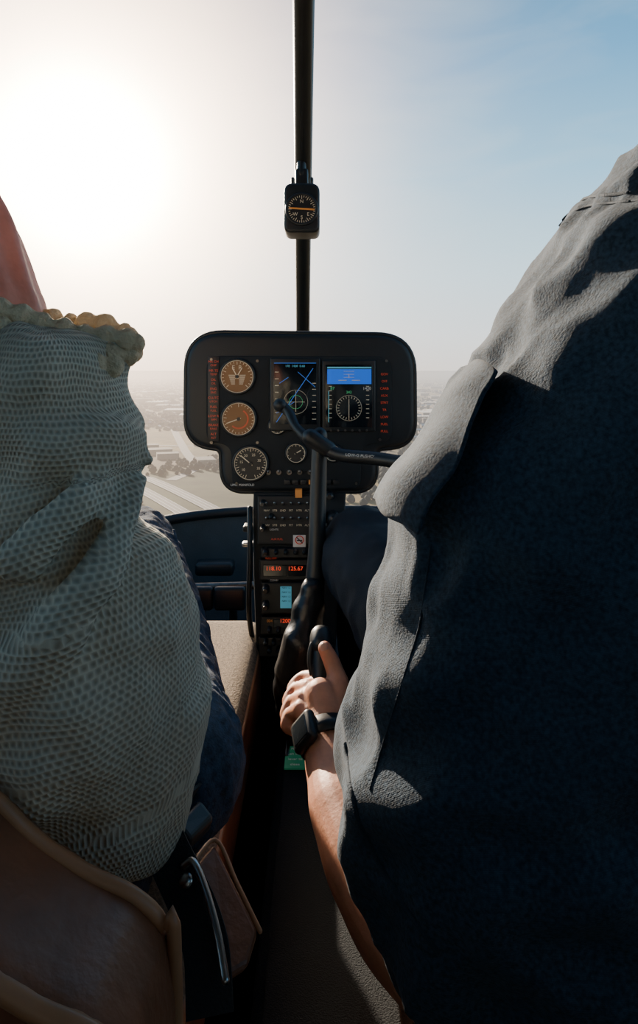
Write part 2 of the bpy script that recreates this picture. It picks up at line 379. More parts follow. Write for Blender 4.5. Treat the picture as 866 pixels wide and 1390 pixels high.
def house(x,y,w_,l,h,roof,a,flat=False):
    o=len(V); ca,sa=math.cos(a),math.sin(a)
    def q(u,v,z): V.append(Vector((x+u*ca-v*sa,y+u*sa+v*ca,GZ+z)))
    for z in (0,h):
        for u,v in ((-w_,-l),(w_,-l),(w_,l),(-w_,l)): q(u,v,z)
    for i in range(4): Fc.append((o+i,o+(i+1)%4,o+4+(i+1)%4,o+4+i)); mi.append(4)
    if flat: Fc.append((o+4,o+5,o+6,o+7)); mi.append(roof)
    else:
        q(0,-l,h+w_*.6); q(0,l,h+w_*.6)
        Fc.extend([(o+4,o+8,o+9,o+7),(o+5,o+6,o+9,o+8)]); mi.extend([roof,roof]); Fc.extend([(o+4,o+5,o+8),(o+6,o+7,o+9)]); mi.extend([4,4])
for k in range(7000):
    y=1250*math.exp(random.random()*2.0); s=random.uniform(-.42,.30); x=s*y
    if y<1700 and (-330<x<-180): continue
    if noise.noise(Vector((x*.0016,y*.0011,3.3)))<-.2: continue
    x=round(x/34)*34+random.uniform(-5,5); y=round(y/46)*46+random.uniform(-6,6)
    house(x,y,random.uniform(5,8),random.uniform(7,12),random.uniform(4,7),random.choice((0,0,0,1,1,2,3)),random.choice((0,1.57))+random.uniform(-.08,.08)+.1)
for k in range(160):
    y=random.uniform(1500,6000); x=random.uniform(-.4,.3)*y
    house(x,y,random.uniform(20,45),random.uniform(20,60),random.uniform(8,16),random.choice((2,3,3)),.1,True)
for (x,y,a,b2) in ((-285,1130,24,16),(-255,1075,18,12),(-330,1190,30,14),(-180,1010,14,20)): house(x,y,a,b2,9,0,.3,True)
o=obj('suburban_buildings',V,Fc,M_ro+[M_wall],None,False)
for p,i in zip(o.data.polygons,mi): p.material_index=i
V=[];Fc=[]
for k in range(4200):
    y=700*math.exp(random.random()*2.2); x=random.uniform(-.42,.32)*y
    if noise.noise(Vector((x*.004,y*.004,9.1)))<-.05: continue
    r=random.uniform(3,7); o0=len(V)
    for z,rr in ((0,.5),(.6,1),(1.4,.7),(1.9,.1)):
        for j in range(6): V.append(Vector((x+r*rr*math.cos(j*1.047+z),y+r*rr*math.sin(j*1.047+z),GZ+z*r*.8)))
    for i in range(3):
        for j in range(6): Fc.append((o0+i*6+j,o0+i*6+(j+1)%6,o0+(i+1)*6+(j+1)%6,o0+(i+1)*6+j))
obj('tree_cover',V,Fc,M_tree,None)

# ------------------------------------------------------------ cabin shell
cab=empty('helicopter_cabin')
prof=[(.98,1.75),(1.18,1.63),(1.40,1.47),(1.60,1.30),(1.74,1.10),(1.80,.92),(1.80,.75)]
pp,_=cr_interp([Vector((0,a,b)) for a,b in prof],[1]*len(prof),4)
def ws(t,i):
    p=pp[i]; return Vector((.70*t,p.y-.42*abs(t)**3.2,p.z-.05*abs(t)**3))
NT=32
M_glass=D.materials.new('windshield_acrylic'); M_glass.use_nodes=True; nt=M_glass.node_tree; out=nt.nodes['Material Output']
tr=nn(nt,'ShaderNodeBsdfTransparent'); tr.inputs[0].default_value=(.97,.98,.985,1); gl=nn(nt,'ShaderNodeBsdfGlossy'); gl.inputs['Roughness'].default_value=.12
ms=nn(nt,'ShaderNodeMixShader'); ms.inputs[0].default_value=.015; nt.links.new(tr.outputs[0],ms.inputs[1]); nt.links.new(gl.outputs[0],ms.inputs[2]); nt.links.new(ms.outputs[0],out.inputs['Surface'])
V=[ws(-1+2*j/NT,i) for i in range(len(pp)) for j in range(NT+1)]
Fc=[(i*(NT+1)+j,i*(NT+1)+j+1,(i+1)*(NT+1)+j+1,(i+1)*(NT+1)+j) for i in range(len(pp)-1) for j in range(NT)]
obj('windshield',V,Fc,M_glass,cab)
T('windshield_sill',[ws(-1+2*j/NT,len(pp)-1) for j in range(NT+1)],.014,M_black,cab,n=1,seg=12)
T('windshield_header',[ws(-1+2*j/NT,0)+Vector((0,-.01,.02)) for j in range(NT+1)],.02,M_black,cab,n=1,seg=12)
for s,nme in ((-1,'pillar_left'),(1,'pillar_right')): T(nme,[ws(s,i) for i in range(len(pp))],.022,M_black,cab,n=1,seg=12)
# nose lining below the sill down to the floor
nose=[(0,0),(-.02,-.12),(-.05,-.28),(-.12,-.42),(-.30,-.52)]
V=[];Fc=[]
for (dy,dz) in nose:
    for j in range(NT+1):
        q=ws(-1+2*j/NT,len(pp)-1); V.append(Vector((q.x,q.y+dy,q.z+dz if dz>-.5 else .2)))
for i in range(len(nose)-1):
    for j in range(NT): Fc.append((i*(NT+1)+j,i*(NT+1)+j+1,(i+1)*(NT+1)+j+1,(i+1)*(NT+1)+j))
obj('nose_lining',V,Fc,M_gray,cab)
rbox('floor',(0,.35,.18),(1.44,2.7,.04),.005,M_carpet)
rbox('ceiling',(0,-.02,1.80),(1.5,2.0,.06),.01,M_lin)
rbox('wall_back',(0,-.85,1.0),(1.48,.06,1.66),.01,M_lin)
for s,nm in ((-1,'wall_left'),(1,'wall_right')):
    wl=empty(nm)
    rbox('door_skin',(s*.735,.28,.47),(.05,2.2,.62),.012,M_gray,wl)
    rbox('door_sill_rail',(s*.728,.28,.80),(.07,2.2,.05),.015,M_black,wl)
    rbox('door_post',(s*.735,.12,1.28),(.045,.07,.98),.012,M_black,wl)
    rbox('rear_post',(s*.735,-.78,1.28),(.045,.1,.98),.012,M_black,wl)
    rbox('roof_rail',(s*.735,.05,1.745),(.06,1.8,.07),.015,M_black,wl)
    V=[Vector((s*.735,y,z)) for y,z in ((.14,.82),(1.33,.82),(.60,1.72),(.14,1.72))]
    obj('door_window_glass',V,[(0,1,2,3)],M_glass,wl,False)
    rbox('rear_quarter_lining',(s*.735,-.35,1.05),(.04,.84,.50),.012,M_lin,wl)
# centre post of the windshield
pts=[]
for i,p in enumerate(pp):
    pts.append(Vector((-.023-.019*min(1,max(0,(p.y-.98)/.7)),p.y-.02,p.z-.004)))
wp=empty('windshield_center_post')
T('post_tube',pts,.0175,M_black,wp,n=1,seg=16)
T('post_edge_strip',[q+Vector((.013,-.014,0)) for q in pts],.0022,M_metal,wp,n=1,seg=8)
T('post_edge_strip_left',[q+Vector((-.013,-.013,0)) for q in pts],.0018,M_black,wp,n=1,seg=8)
# magnetic compass
cc=P(410,285,1.22); comp=empty('magnetic_compass',cc)
hx,hz=.034,.047
prism('compass_case',rpoly([(cc.x-hx,cc.z+hz,.018),(cc.x+hx,cc.z+hz,.018),(cc.x+hx,cc.z-hz,.014),(cc.x-hx,cc.z-hz,.014)]),cc.y-.02,cc.y+.05,M_black,comp,.006)
rbox('compass_mount',(cc.x-.001,cc.y+.03,cc.z+.062),(.024,.035,.045),.004,M_black,comp)
T('mount_neck',[(cc.x-.002,cc.y+.02,cc.z+.075),(cc.x-.001,cc.y+.03,cc.z+.12)],.009,M_black,comp,n=2)
for sx in (-1,1): T('mount_screw_%d'%sx,[(cc.x+sx*.018,cc.y+.01,cc.z+.05),(cc.x+sx*.018,cc.y+.01,cc.z+.062)],.004,M_metal,comp,n=1)
disc('compass_face',(cc.x,cc.z-.004),.028,cc.y-.0225,M_gdark,comp)
ringm('compass_bezel',(cc.x,cc.z-.004),.0285,.003,cc.y-.022,M_black,comp)
V=[];Fc=[]
for k in range(36):
    a=k*math.pi/18; r0=.019 if k%3==0 else .022; bar(V,Fc,cc.x+r0*math.cos(a),cc.z-.004+r0*math.sin(a),cc.x+.0255*math.cos(a),cc.z-.004+.0255*math.sin(a),.0009,cc.y-.0236)
obj('compass_ticks',V,Fc,M_wdim,comp,smooth=False)
V=[];Fc=[]; bar(V,Fc,cc.x-.024,cc.z-.002,cc.x+.024,cc.z-.005,.003,cc.y-.0238); obj('compass_card_band',V,Fc,M_amb,comp,smooth=False)
for s_,dx,dz in (('N',0,.012),('E',.012,-.012),('W',-.012,-.012),('S',0,-.018)): text('card_'+s_,s_,(cc.x+dx,cc.y-.0245,cc.z-.002+dz),.009,M_wdim,comp)

# ------------------------------------------------------------ instrument panel
PD=1.25; k_=PD/F
def X(px): return (px-433)*k_
def Z(py): return CAMZ-(py-500)*k_
pan=empty('instrument_panel',(X(406),PD,Z(560)))
out=rpoly([(X(252),Z(450),.075),(X(563),Z(454),.075),(X(564),Z(606),.050),(X(512),Z(610),.012),(X(511),Z(668),.045),(X(301),Z(668),.045),(X(299),Z(610),.012),(X(251),Z(606),.055)],10)
prism('glareshield_housing',out,PD-.005,PD+.16,M_hood,pan,.012,5)
fo=rpoly([(X(281),Z(483),.03),(X(531),Z(484),.03),(X(531),Z(598),.02),(X(490),Z(604),.02),(X(489),Z(662),.02),(X(316),Z(662),.02),(X(314),Z(604),.02),(X(281),Z(598),.02)],6)
prism('instrument_plate',fo,PD-.009,PD,M_plate,pan,.002,2)
def loop_tube(name,outline,y,r,m,parent):
    n=len(outline); V=[];Fc=[]
    for i in range(n):
        p=Vector((outline[i][0],y,outline[i][1])); a=Vector((outline[i-1][0],y,outline[i-1][1])); b=Vector((outline[(i+1)%n][0],y,outline[(i+1)%n][1]))
        t=(b-a).normalized(); nr=Vector((-t.z,0,t.x))
        for j in range(8):
            g=2*math.pi*j/8; V.append(p+nr*r*math.cos(g)+Vector((0,r*math.sin(g),0)))
    for i in range(n):
        for j in range(8): Fc.append((i*8+j,i*8+(j+1)%8,((i+1)%n)*8+(j+1)%8,((i+1)%n)*8+j))
    return obj(name,V,Fc,m,parent)
loop_tube('rubber_edge_trim',out,PD+.004,.0045,M_black,pan)
fy=PD-.0095
def gauge(n,px,py,rpx,warm,needles,arc=(225,-45),ticks=20):
    c=(X(px),Z(py)); r=rpx*k_
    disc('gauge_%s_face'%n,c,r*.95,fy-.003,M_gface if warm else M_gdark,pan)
    ringm('gauge_%s_bezel'%n,c,r,.0028,fy-.003,M_black,pan)
    ringm('gauge_%s_ring'%n,c,r*.93,.0006,fy-.005,M_wdim,pan)
    V=[];Fc=[]; yy=fy-.0042
    for i in range(ticks+1):
        a=math.radians(arc[0]+(arc[1]-arc[0])*i/ticks); r0=.70 if i%5==0 else .78
        bar(V,Fc,c[0]+r*r0*math.cos(a),c[1]+r*r0*math.sin(a),c[0]+r*.88*math.cos(a),c[1]+r*.88*math.sin(a),.0010,yy)
    for a,l in needles:
        a=math.radians(a); bar(V,Fc,c[0]-r*.15*math.cos(a),c[1]-r*.15*math.sin(a),c[0]+r*l*math.cos(a),c[1]+r*l*math.sin(a),.0018,yy-.001)
    obj('gauge_%s_marks'%n,V,Fc,M_wdim,pan,smooth=False)
    disc('gauge_%s_hub'%n,c,r*.10,yy-.002,M_black,pan,.003)
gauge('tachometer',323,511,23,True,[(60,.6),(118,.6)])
text('tach_label','E  R',(X(323),fy-.006,Z(499)),.012,M_wdim,pan)
V=[];Fc=[]; c=(X(323),Z(511)); r=23*k_
for s_ in (-1,1):
    for i in range(9):
        bar(V,Fc,c[0]+s_*r*.12,c[1]-r*.1-i*.0022+.006,c[0]+s_*r*(.50-.02*i),c[1]-r*.1-i*.0022+.006,.0009,fy-.0045)
obj('tach_scale',V,Fc,M_wdim,pan,smooth=False)
gauge('airspeed',325,568,23,True,[(200,.75)],(90,-240),24)
V=[];Fc=[]; c=(X(325),Z(568)); r=23*k_
n=12
for i in range(n):
    a0=math.radians(60-i*16);a1=math.radians(60-(i+1)*16); bar(V,Fc,c[0]+r*.55*math.cos(a0),c[1]+r*.55*math.sin(a0),c[0]+r*.55*math.cos(a1),c[1]+r*.55*math.sin(a1),.003,fy-.0045)
obj('airspeed_arc',V,Fc,M_arc,pan,smooth=False)
gauge('manifold_pressure',341,628,23,False,[(140,.75)],(250,-70),30)
for i in range(6): 
    a=math.radians(220-i*50); text('mp_num_%d'%i,str(10+i*5),(X(341)+.018*math.cos(a),fy-.0055,Z(628)+.018*math.sin(a)),.007,M_wdim,pan)
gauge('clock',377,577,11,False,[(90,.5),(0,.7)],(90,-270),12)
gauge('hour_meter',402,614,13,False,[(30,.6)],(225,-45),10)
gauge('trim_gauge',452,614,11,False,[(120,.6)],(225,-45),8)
# displays
rbox('map_display_bezel',(X(401),fy-.001,Z(535)),(68*k_,.012,98*k_),.003,M_black,pan)
rbox('map_display_screen',(X(401),fy-.0075,Z(534)),(58*k_,.002,82*k_),.0005,M_scr,pan)
rbox('flight_display_bezel',(X(473),fy-.001,Z(537)),(72*k_,.012,96*k_),.003,M_black,pan)
rbox('flight_display_screen',(X(473),fy-.0075,Z(537)),(63*k_,.002,84*k_),.0005,M_scr,pan)
V=[];Fc=[]; yy=fy-.0095
def pb(a,b,c_,d,w): bar(V,Fc,X(a),Z(b),X(c_),Z(d),w*k_,yy)
pb(376,572,425,500,.9); pb(376,560,400,545,.7); pb(405,505,428,525,.7); pb(373,493,429,493,.9); pb(380,520,392,512,.7)
obj('map_routes',V,Fc,M_blu2,pan,smooth=False)
ringm('map_range_ring',(X(402),Z(545)),16*k_,.0003,yy,M_wdim,pan); ringm('map_inner_ring',(X(402),Z(545)),9*k_,.0003,yy,M_grn,pan)
V=[];Fc=[]
for i in range(7): pb(374,505+i*9,379,505+i*9,.9); pb(424,520+i*8,429,520+i*8,.8)
pb(402,530,402,558,.6); pb(390,545,414,545,.5)
obj('map_symbols',V,Fc,M_wdim,pan,smooth=False)
text('map_header','17E  1420  0.68',(X(401),yy,Z(497)),.006,M_cy,pan)
V=[];Fc=[]; pb(444,511,503,511,20); obj('horizon_sky_field',V,Fc,M_blu,pan,smooth=False)
V=[];Fc=[]; pb(444,499,503,499,2.0); pb(446,530,446,572,.8); obj('display_header_bar',V,Fc,M_cy,pan,smooth=False)
yy-=.001
V=[];Fc=[]
pb(459,516,470,516,1.0);pb(477,516,488,516,1.0);pb(473,508,473,513,.8)
for i in range(8): pb(446,524+i*6,450,524+i*6,.8); pb(496,524+i*6,500,524+i*6,.8)
for i in range(3): pb(466,504+i*4,480,504+i*4,.5)
for i in range(24):
    a=i*math.pi/12; pb(473+13*math.cos(a),553-13*math.sin(a),473+16*math.cos(a),553-16*math.sin(a),.6)
pb(473,541,473,566,.8)
obj('display_symbols',V,Fc,M_wdim,pan,smooth=False)
ringm('heading_ring',(X(473),Z(553)),17*k_,.0003,yy,M_wdim,pan)
text('alt_digits','1420',(X(497),yy,Z(527)),.008,M_white,pan); text('spd_digits','87',(X(451),yy,Z(527)),.008,M_grn,pan)
text('hdg_digits','242',(X(473),yy,Z(532)),.007,M_grn,pan)
for i in range(6): disc('display_button_%d'%i,(X(449+i*9.6),Z(583)),.0022,fy-.009,M_metal,pan,.004,12)
# warning legends
for i,s_ in enumerate(('MR CHIP','MR TEMP','OIL','ENG','CLUTCH','FUEL','LOW RPM','BRAKE','ALT')):
    text('legend_l_%d'%i,s_[:5],(X(291),fy-.001,Z(491+i*12.2)),.0065,M_red,pan)
    text('legend_l_b%d'%i,s_[-4:],(X(291),fy-.001,Z(496+i*12.2)),.0055,M_red,pan)
for i,s_ in enumerate(('GOV','OFF','CARB','AUX','STRT','TR','LOW','FUEL','PULL')):
    text('legend_r_%d'%i,s_,(X(521),fy-.001,Z(508+i*9.6)),.0065,M_red,pan)
rbox('legend_strip',(X(291),fy-.0001,Z(541)),(15*k_,.002,114*k_),.0005,M_gdark,pan)
for i in range(7): rbox('annunciator_%d'%i,(X(352+i*11)+.055,fy-.002,Z(653)),(8*k_,.004,6*k_),.0008,M_amb if i==3 else M_gdark,pan)
text('low_legend','LIMIT MANIFOLD',(X(330),fy-.001,Z(657)),.006,M_white,pan)
for q in ((288,488),(524,490),(288,600),(322,655),(483,655),(350,490),(350,600),(515,596)): disc('panel_screw_%d_%d'%q,(X(q[0]),Z(q[1])),.0028,fy-.0015,M_metal,pan,.003,12)
for i in range(5): 
    disc('toggle_base_%d'%i,(X(365+i*14),Z(640)),.005,fy-.002,M_metal,pan,.003,14)
    T('toggle_%d'%i,[(X(365+i*14),fy,Z(640)),(X(365+i*14),fy-.014,Z(637))],.0018,M_steel,pan,n=1,seg=8)

# ------------------------------------------------------------ pedestal with radio stack
ped=empty('radio_pedestal',(X(395),1.25,Z(770)))
def slope_y(py): return 1.245-.09*max(0,(py-668))/222   # face leans aft toward the bottom
def Pp(px,py,off=0): 
    d=slope_y(py)-off; return P(px,py,d)
V=[];Fc=[]
prof_=[(668,344,470),(700,343,468),(780,344,462),(890,348,455)]
for (py,a,b_) in prof_:
    V+= [Pp(a,py),Pp(b_,py),Vector((Pp(b_,py).x,1.42,Pp(b_,py).z)),Vector((Pp(a,py).x,1.42,Pp(a,py).z))]
# footwell base down to floor
q0=Pp(348,890);q1=Pp(455,890)
V+=[Vector((q0.x,q0.y,.2)),Vector((q1.x,q1.y,.2)),Vector((q1.x,1.42,.2)),Vector((q0.x,1.42,.2))]
for i in range(4):
    for j in range(4): Fc.append((i*4+j,i*4+(j+1)%4,(i+1)*4+(j+1)%4,(i+1)*4+j))
Fc+=[(0,1,2,3),(16,17,18,19)]
o=obj('pedestal_body',V,Fc,M_plate,ped,False); bv=o.modifiers.new('b','BEVEL'); bv.width=.004; bv.segments=3
def unit(n,x0,x1,y0,y1,m=M_black,th=.012,bev=.002):
    # box whose face lies on the sloping pedestal face
    a=Pp(x0,y0);b=Pp(x1,y0);c=Pp(x1,y1);d=Pp(x0,y1)
    nrm=Vector((0,-1,.0))
    V=[a,b,c,d]+[q+nrm*th for q in (a,b,c,d)]
    o=obj(n,V,[(0,1,2,3),(4,5,6,7),(0,1,5,4),(1,2,6,5),(2,3,7,6),(3,0,4,7)],m,ped,False)
    bv=o.modifiers.new('b','BEVEL'); bv.width=bev; bv.segments=2
    return o
unit('comm_radio',353,418,757,785); unit('comm_radio_window',358,416,764,779,M_scr,.0135,.0006)
unit('gps_unit',355,418,788,830); unit('gps_screen',381,396,793,822,M_cy,.0135,.0006)
unit('audio_panel',355,418,742,755); unit('transponder',355,414,834,858); unit('transponder_window',372,402,837,848,M_scr,.0135,.0006)
unit('lower_breaker_panel',352,440,862,888); unit('switch_panel',350,425,672,738,M_hood,.006)
text('comm_active','118.10',Pp(371,772,.0148),.0105,M_led,ped); text('comm_standby','125.67',Pp(401,772,.0148),.0105,M_led,ped)
text('xpdr_code','1200',Pp(387,843,.0148),.010,M_led,ped); text('xpdr_alt','004',Pp(366,843,.0148),.007,M_amb,ped)
for i in range(4): text('gps_line_%d'%i,'NAV 1.2',Pp(388.5,798+i*6,.0148),.0045,M_gdark,ped)
for i,(px,py,r) in enumerate(((361,798,5),(361,820,5),(410,812,5),(361,748,4),(375,748,3),(388,748,3),(401,748,3),(413,748,3),(357,682,4),(368,700,3),(357,716,4),(436,700,7),(447,672,6),(452,702,9),(436,725,5),(366,853,3),(378,853,3),(390,853,3),(402,853,3),(410,843,4),(361,870,3),(372,870,3),(383,870,3),(394,870,3),(405,870,3),(366,880,3),(378,880,3),(390,880,3))):
    c=Pp(px,py,.012); T('knob_%d'%i,[c+Vector((0,.008,0)),c+Vector((0,-.012,0))],r*.0013,M_black,ped,n=1,seg=16); 
    if r>=4: disc('knob_cap_%d'%i,(c.x,c.z),r*.0008,c.y-.0205,M_metal,ped,.002,16)
for i in range(6):
    for j in range(2):
        c=Pp(362+i*11,684+j*20,.008); T('switch_%d_%d'%(i,j),[c,c+Vector((0,-.014,.005))],.002,M_steel,ped,n=1,seg=8)
        text('switch_label_%d_%d'%(i,j),('NAV','STB','LND','PIT','HTR','ALT')[i],Pp(362+i*11,693+j*20,.0075),.0055,M_wdim,ped)
for i,(s_,px,py) in enumerate((('LIGHTS',372,719),('AUX FUEL',376,732),('COMM',372,788),('PULL OFF',368,758),('MIXTURE',436,712),('PANEL',437,736))):
    text('legend_%d'%i,s_,Pp(px,py,.0145),.005,M_red if i%2 else M_white,ped)
unit('no_smoking_placard',398,415,725,741,M_white,.0085,.0005)
c=Pp(406.5,733,.0102); ringm('no_smoking_ring',(c.x,c.z),.0075,.0009,c.y,M_red,ped)
V=[];Fc=[]; bar(V,Fc,c.x-.006,c.z+.006,c.x+.006,c.z-.006,.0016,c.y-.001); bar(V,Fc,c.x-.005,c.z-.001,c.x+.005,c.z-.001,.0018,c.y); obj('no_smoking_glyph',V,Fc,M_hood,ped,smooth=False)
unit('caution_placard',401,410,663,674,M_amb,.012,.0005)
# cable and handle of the pedestal (left)
T('pedestal_cable',[Pp(346,690)+Vector((-.01,0,0)),Pp(340,720)+Vector((0,-.01,0)),Pp(343,760)+Vector((-.004,-.01,0)),Pp(338,830),P(345,880,1.2)],.005,M_black,ped)
rbox('vent_lever',P(337,716,1.24),(.018,.03,.012),.003,M_black,ped); rbox('vent_lever_tip',P(338,738,1.23),(.026,.02,.008),.003,M_steel,ped)

# pedals and nose fittings
pdl=empty('rudder_pedals',(-.3,1.5,.45))
for i,(px,py) in enumerate(((268,812),(312,812))):
    c=P(px,py,1.50); rbox('pedal_pad_%d'%i,c,(.075,.02,.055),.008,M_black,pdl); T('pedal_arm_%d'%i,[c,c+Vector((.0,.06,-.06)),Vector((c.x,1.55,.2))],.010,M_metal,pdl)
T('pedal_bar',[P(262,797,1.54),P(342,795,1.54)],.010,M_metal,pdl,n=2)
rbox('nose_box',P(292,770,1.66),(.10,.05,.035),.01,M_black,pdl)

# centre console between the seats
con=empty('center_console',(0,.8,.5))
rbox('console_body',(.012,.84,.37),(.155,.86,.34),.012,M_carpet,con)
rbox('console_top_plate',(.012,.84,.545),(.13,.80,.012),.004,M_carpet,con)
rbox('green_placard',(-.036,.975,.555),(.032,.055,.003),.0008,M_sign,con)
for i,s_ in enumerate(('FUEL','Push down','lever to','close')): text('placard_text_%d'%i,s_,(-.036,.994-.013*i,.5572),.007,M_white,con,rotx=0)
for i,(x,y) in enumerate(((-.03,1.16),(-.045,1.10),(-.02,1.06),(-.045,1.02))):
    T('console_knob_%d'%i,[(x,y,.55),(x,y,.575)],.008,M_black if i%2 else M_metal,con,n=1,seg=14)
T('mixture_cable',[(-.05,1.22,.58),(-.052,1.12,.60),(-.048,1.05,.57),(-.05,.98,.555)],.004,M_metal,con)
rbox('rear_cover',(.012,.50,.50),(.15,.18,.10),.015,M_carpet,con)
text('rear_cover_label','E',(-.02,.47,.5515),.02,M_amb,con,rotx=0)

# ------------------------------------------------------------ cyclic
cyc=empty('cyclic_stick',P(430,800,1.05))
T('stick_column',[P(434,590,1.09),P(432,660,1.08),P(430,740,1.06),P(426,812,1.04)],[.013,.014,.014,.017],M_black,cyc)
T('cross_bar',[P(381,551,1.13),P(392,560,1.12),P(402,580,1.10),P(424,600,1.08),P(460,617,1.06),P(505,622,1.03),P(545,628,1.0),P(600,640,.95),P(660,655,.90)],[.010,.009,.008,.010,.011,.011,.011,.012,.012],M_black,cyc)
T('bar_hub',[P(421,593,1.07),P(446,610,1.07)],.014,M_black,cyc,n=2)
V,Fc=ball(P(380,550,1.125),.012); obj('bar_end_cap',V,Fc,M_hood,cyc)
text('bar_placard','LOW-G PUSHOVERS',P(494,619,1.018),.0065,M_white,cyc,rot=.07)
T('grip',[P(640,650,.92),P(645,700,.90),P(650,770,.88)],[.016,.018,.017],M_black,cyc)
fuse('stick_boot',[tube([P(424,800,1.03),P(417,840,1.02),P(408,880,1.0),P(403,925,1.0),P(402,960,1.02),P(405,1000,1.08)],[.019,.026,.034,.036,.033,.03],n=6)],.004,4,M_boot,cyc,
     disp=lambda c,n_:.0010*math.sin(c.z*150+6*noise.noise(c*20))+.004*noise.noise(c*22))

# ------------------------------------------------------------ collective lever
col=empty('collective_lever',P(437,900,.84))
tip=P(436,868,.87)
T('twist_grip',[tip,P(437,905,.85),P(440,960,.815)],[.0135,.0145,.014],M_black,col)
T('lever_tube',[P(440,950,.82),P(444,1040,.76),P(452,1160,.68)],.011,M_black,col)
T('grip_collar',[tip+Vector((0,.004,.002)),tip+Vector((0,-.006,-.004))],.0155,M_black,col,n=1)
T('guard_horn',[P(428,930,.84),P(421,900,.85),P(424,875,.86),P(436,864,.87),P(449,872,.865)],.004,M_black,col)

# ------------------------------------------------------------ seats
def seat(name,s):
    e=empty(name,(s*.38,.7,.5))
    xa,xb=.105,.66
    if s<0: outl=[(-xb,.955),(-.50,.965),(-.35,.960),(-.27,.945),(-.225,.925),(-.1925,.905),(-.166,.879),(-.135,.858),(-.108,.845),(-.090,.826),(-.083,.790),(-.082,.36),(-xb,.36)]; mm=M_leather; y0,y1=.30,.385
    else: outl=[(.12,.60),(.18,.68),(.30,.70),(xb,.70),(xb,.36),(.12,.36)]; mm=M_plate; y0,y1=.30,.385
    fuse('seat_back_shell',[slab([(a,b_-.004) for a,b_ in outl],y0,y1)],.006,8,mm,e)
    if s<0:
        T('back_piping',[(a-.001,y0+.002,b_-.010) for a,b_ in outl[:-1]],.0055,M_pip,e,n=4,seg=8)
        T('back_piping_front',[(a-.001,y1-.012,b_-.003) for a,b_ in outl[:-1]],.0045,M_pip,e,n=4,seg=8)
    # cushion
    bm=bmesh.new(); bmesh.ops.create_cube(bm,size=1); bmesh.ops.scale(bm,vec=(xb-xa,.86,.14),verts=bm.verts); bmesh.ops.translate(bm,vec=(s*(xa+xb)/2,.85,.585),verts=bm.verts)
    bmesh.ops.bevel(bm,geom=list(bm.edges),offset=.045,segments=6,profile=.6,affect='EDGES')
    me=D.meshes.new('cushion'); bm.to_mesh(me); bm.free(); me.materials.append(M_seatfab); me.materials.append(M_leather)
    for p in me.polygons:
        p.use_smooth=True
        if p.normal.z<.25: p.material_index=1
    o=D.objects.new('cushion',me); C.collection.objects.link(o); o.parent=e; o.matrix_parent_inverse=e.matrix_world.inverted()
    ins=rpoly([(s*(xa+.006),.43,.05),(s*(xa+.006),1.274,.05),(s*(xb-.006),1.274,.05),(s*(xb-.006),.43,.05)],6)
    V=[Vector((a,b_,.632)) for a,b_ in ins]; T('cushion_piping',V+[V[0]],.005,M_pip,e,n=1,seg=8,cap=False)
    rbox('seat_box',(s*.385,.84,.36),(.53,.80,.33),.01,M_plate,e)
    return e
sL=seat('front_seat',-1); sR=seat('front_seat',1)  # left seat is the passenger's, right seat the pilot's
# seat belt
bl=empty('seat_belt',P(270,1150,.50))
def strap(name,pts,wd,m,parent,side=Vector((1,0,0)),th=.0025):
    pts,_=cr_interp([Vector(p) for p in pts],[1]*len(pts),6); V=[];Fc=[]
    for i,p in enumerate(pts):
        t=(pts[min(i+1,len(pts)-1)]-pts[max(i-1,0)]).normalized(); sd=(side-t*side.dot(t)).normalized(); nr=t.cross(sd)
        V+=[p+sd*wd/2+nr*th/2,p-sd*wd/2+nr*th/2,p-sd*wd/2-nr*th/2,p+sd*wd/2-nr*th/2]
    for i in range(len(pts)-1):
        for j in range(4): Fc.append((i*4+j,i*4+(j+1)%4,(i+1)*4+(j+1)%4,(i+1)*4+j))
    Fc+=[(0,1,2,3),tuple((len(pts)-1)*4+j for j in range(4))]
    return obj(name,V,Fc,m,parent,False)
strap('lap_webbing',[P(205,1140,.50),P(235,1110,.53),P(262,1085,.57),P(285,1050,.62),P(280,1010,.68)],.042,M_belt,bl,Vector((.6,.2,.9)))
strap('anchor_webbing',[P(215,1125,.47),P(232,1165,.46),P(262,1230,.44),P(280,1290,.42),P(285,1380,.40)],.03,M_belt,bl,Vector((1,.2,.4)))
# latch bracket plate
def quadplate(name,c4,th,m,parent,bev=.004):
    V=[Vector(p) for p in c4]; n_=(V[1]-V[0]).cross(V[-1]-V[0]).normalized(); k=len(V); V=V+[p+n_*th for p in V]
    o=obj(name,V,[tuple(range(k)),tuple(range(k,2*k))]+[(i,(i+1)%k,(i+1)%k+k,i+k) for i in range(k)],m,parent,False)
    bv=o.modifiers.new('b','BEVEL'); bv.width=bev; bv.segments=3; return o
quadplate('latch_plate',[P(254,1188,.46),P(292,1142,.49),P(352,1262,.44),P(338,1310,.42),P(306,1330,.41)],.008,M_leather,bl)
T('latch_rim',[P(250,1175,.455),P(262,1170,.452),P(278,1205,.44),P(296,1270,.42),P(306,1330,.40)],.0026,M_steel,bl)
T('latch_rim_far',[P(256,1182,.46),P(292,1140,.49),P(322,1200,.465),P(353,1264,.44)],.0016,M_pip,bl)
quadplate('buckle_tongue',[P(228,1140,.47),P(243,1125,.49),P(262,1165,.47),P(244,1182,.455)],.004,M_metal,bl,.002)
quadplate('buckle_body',[P(238,1118,.50),P(272,1082,.53),P(292,1108,.52),P(258,1140,.49)],.014,M_black,bl,.004)
V,Fc=ball(P(254,1196,.452),.006); obj('latch_bolt',V,Fc,M_steel,bl)

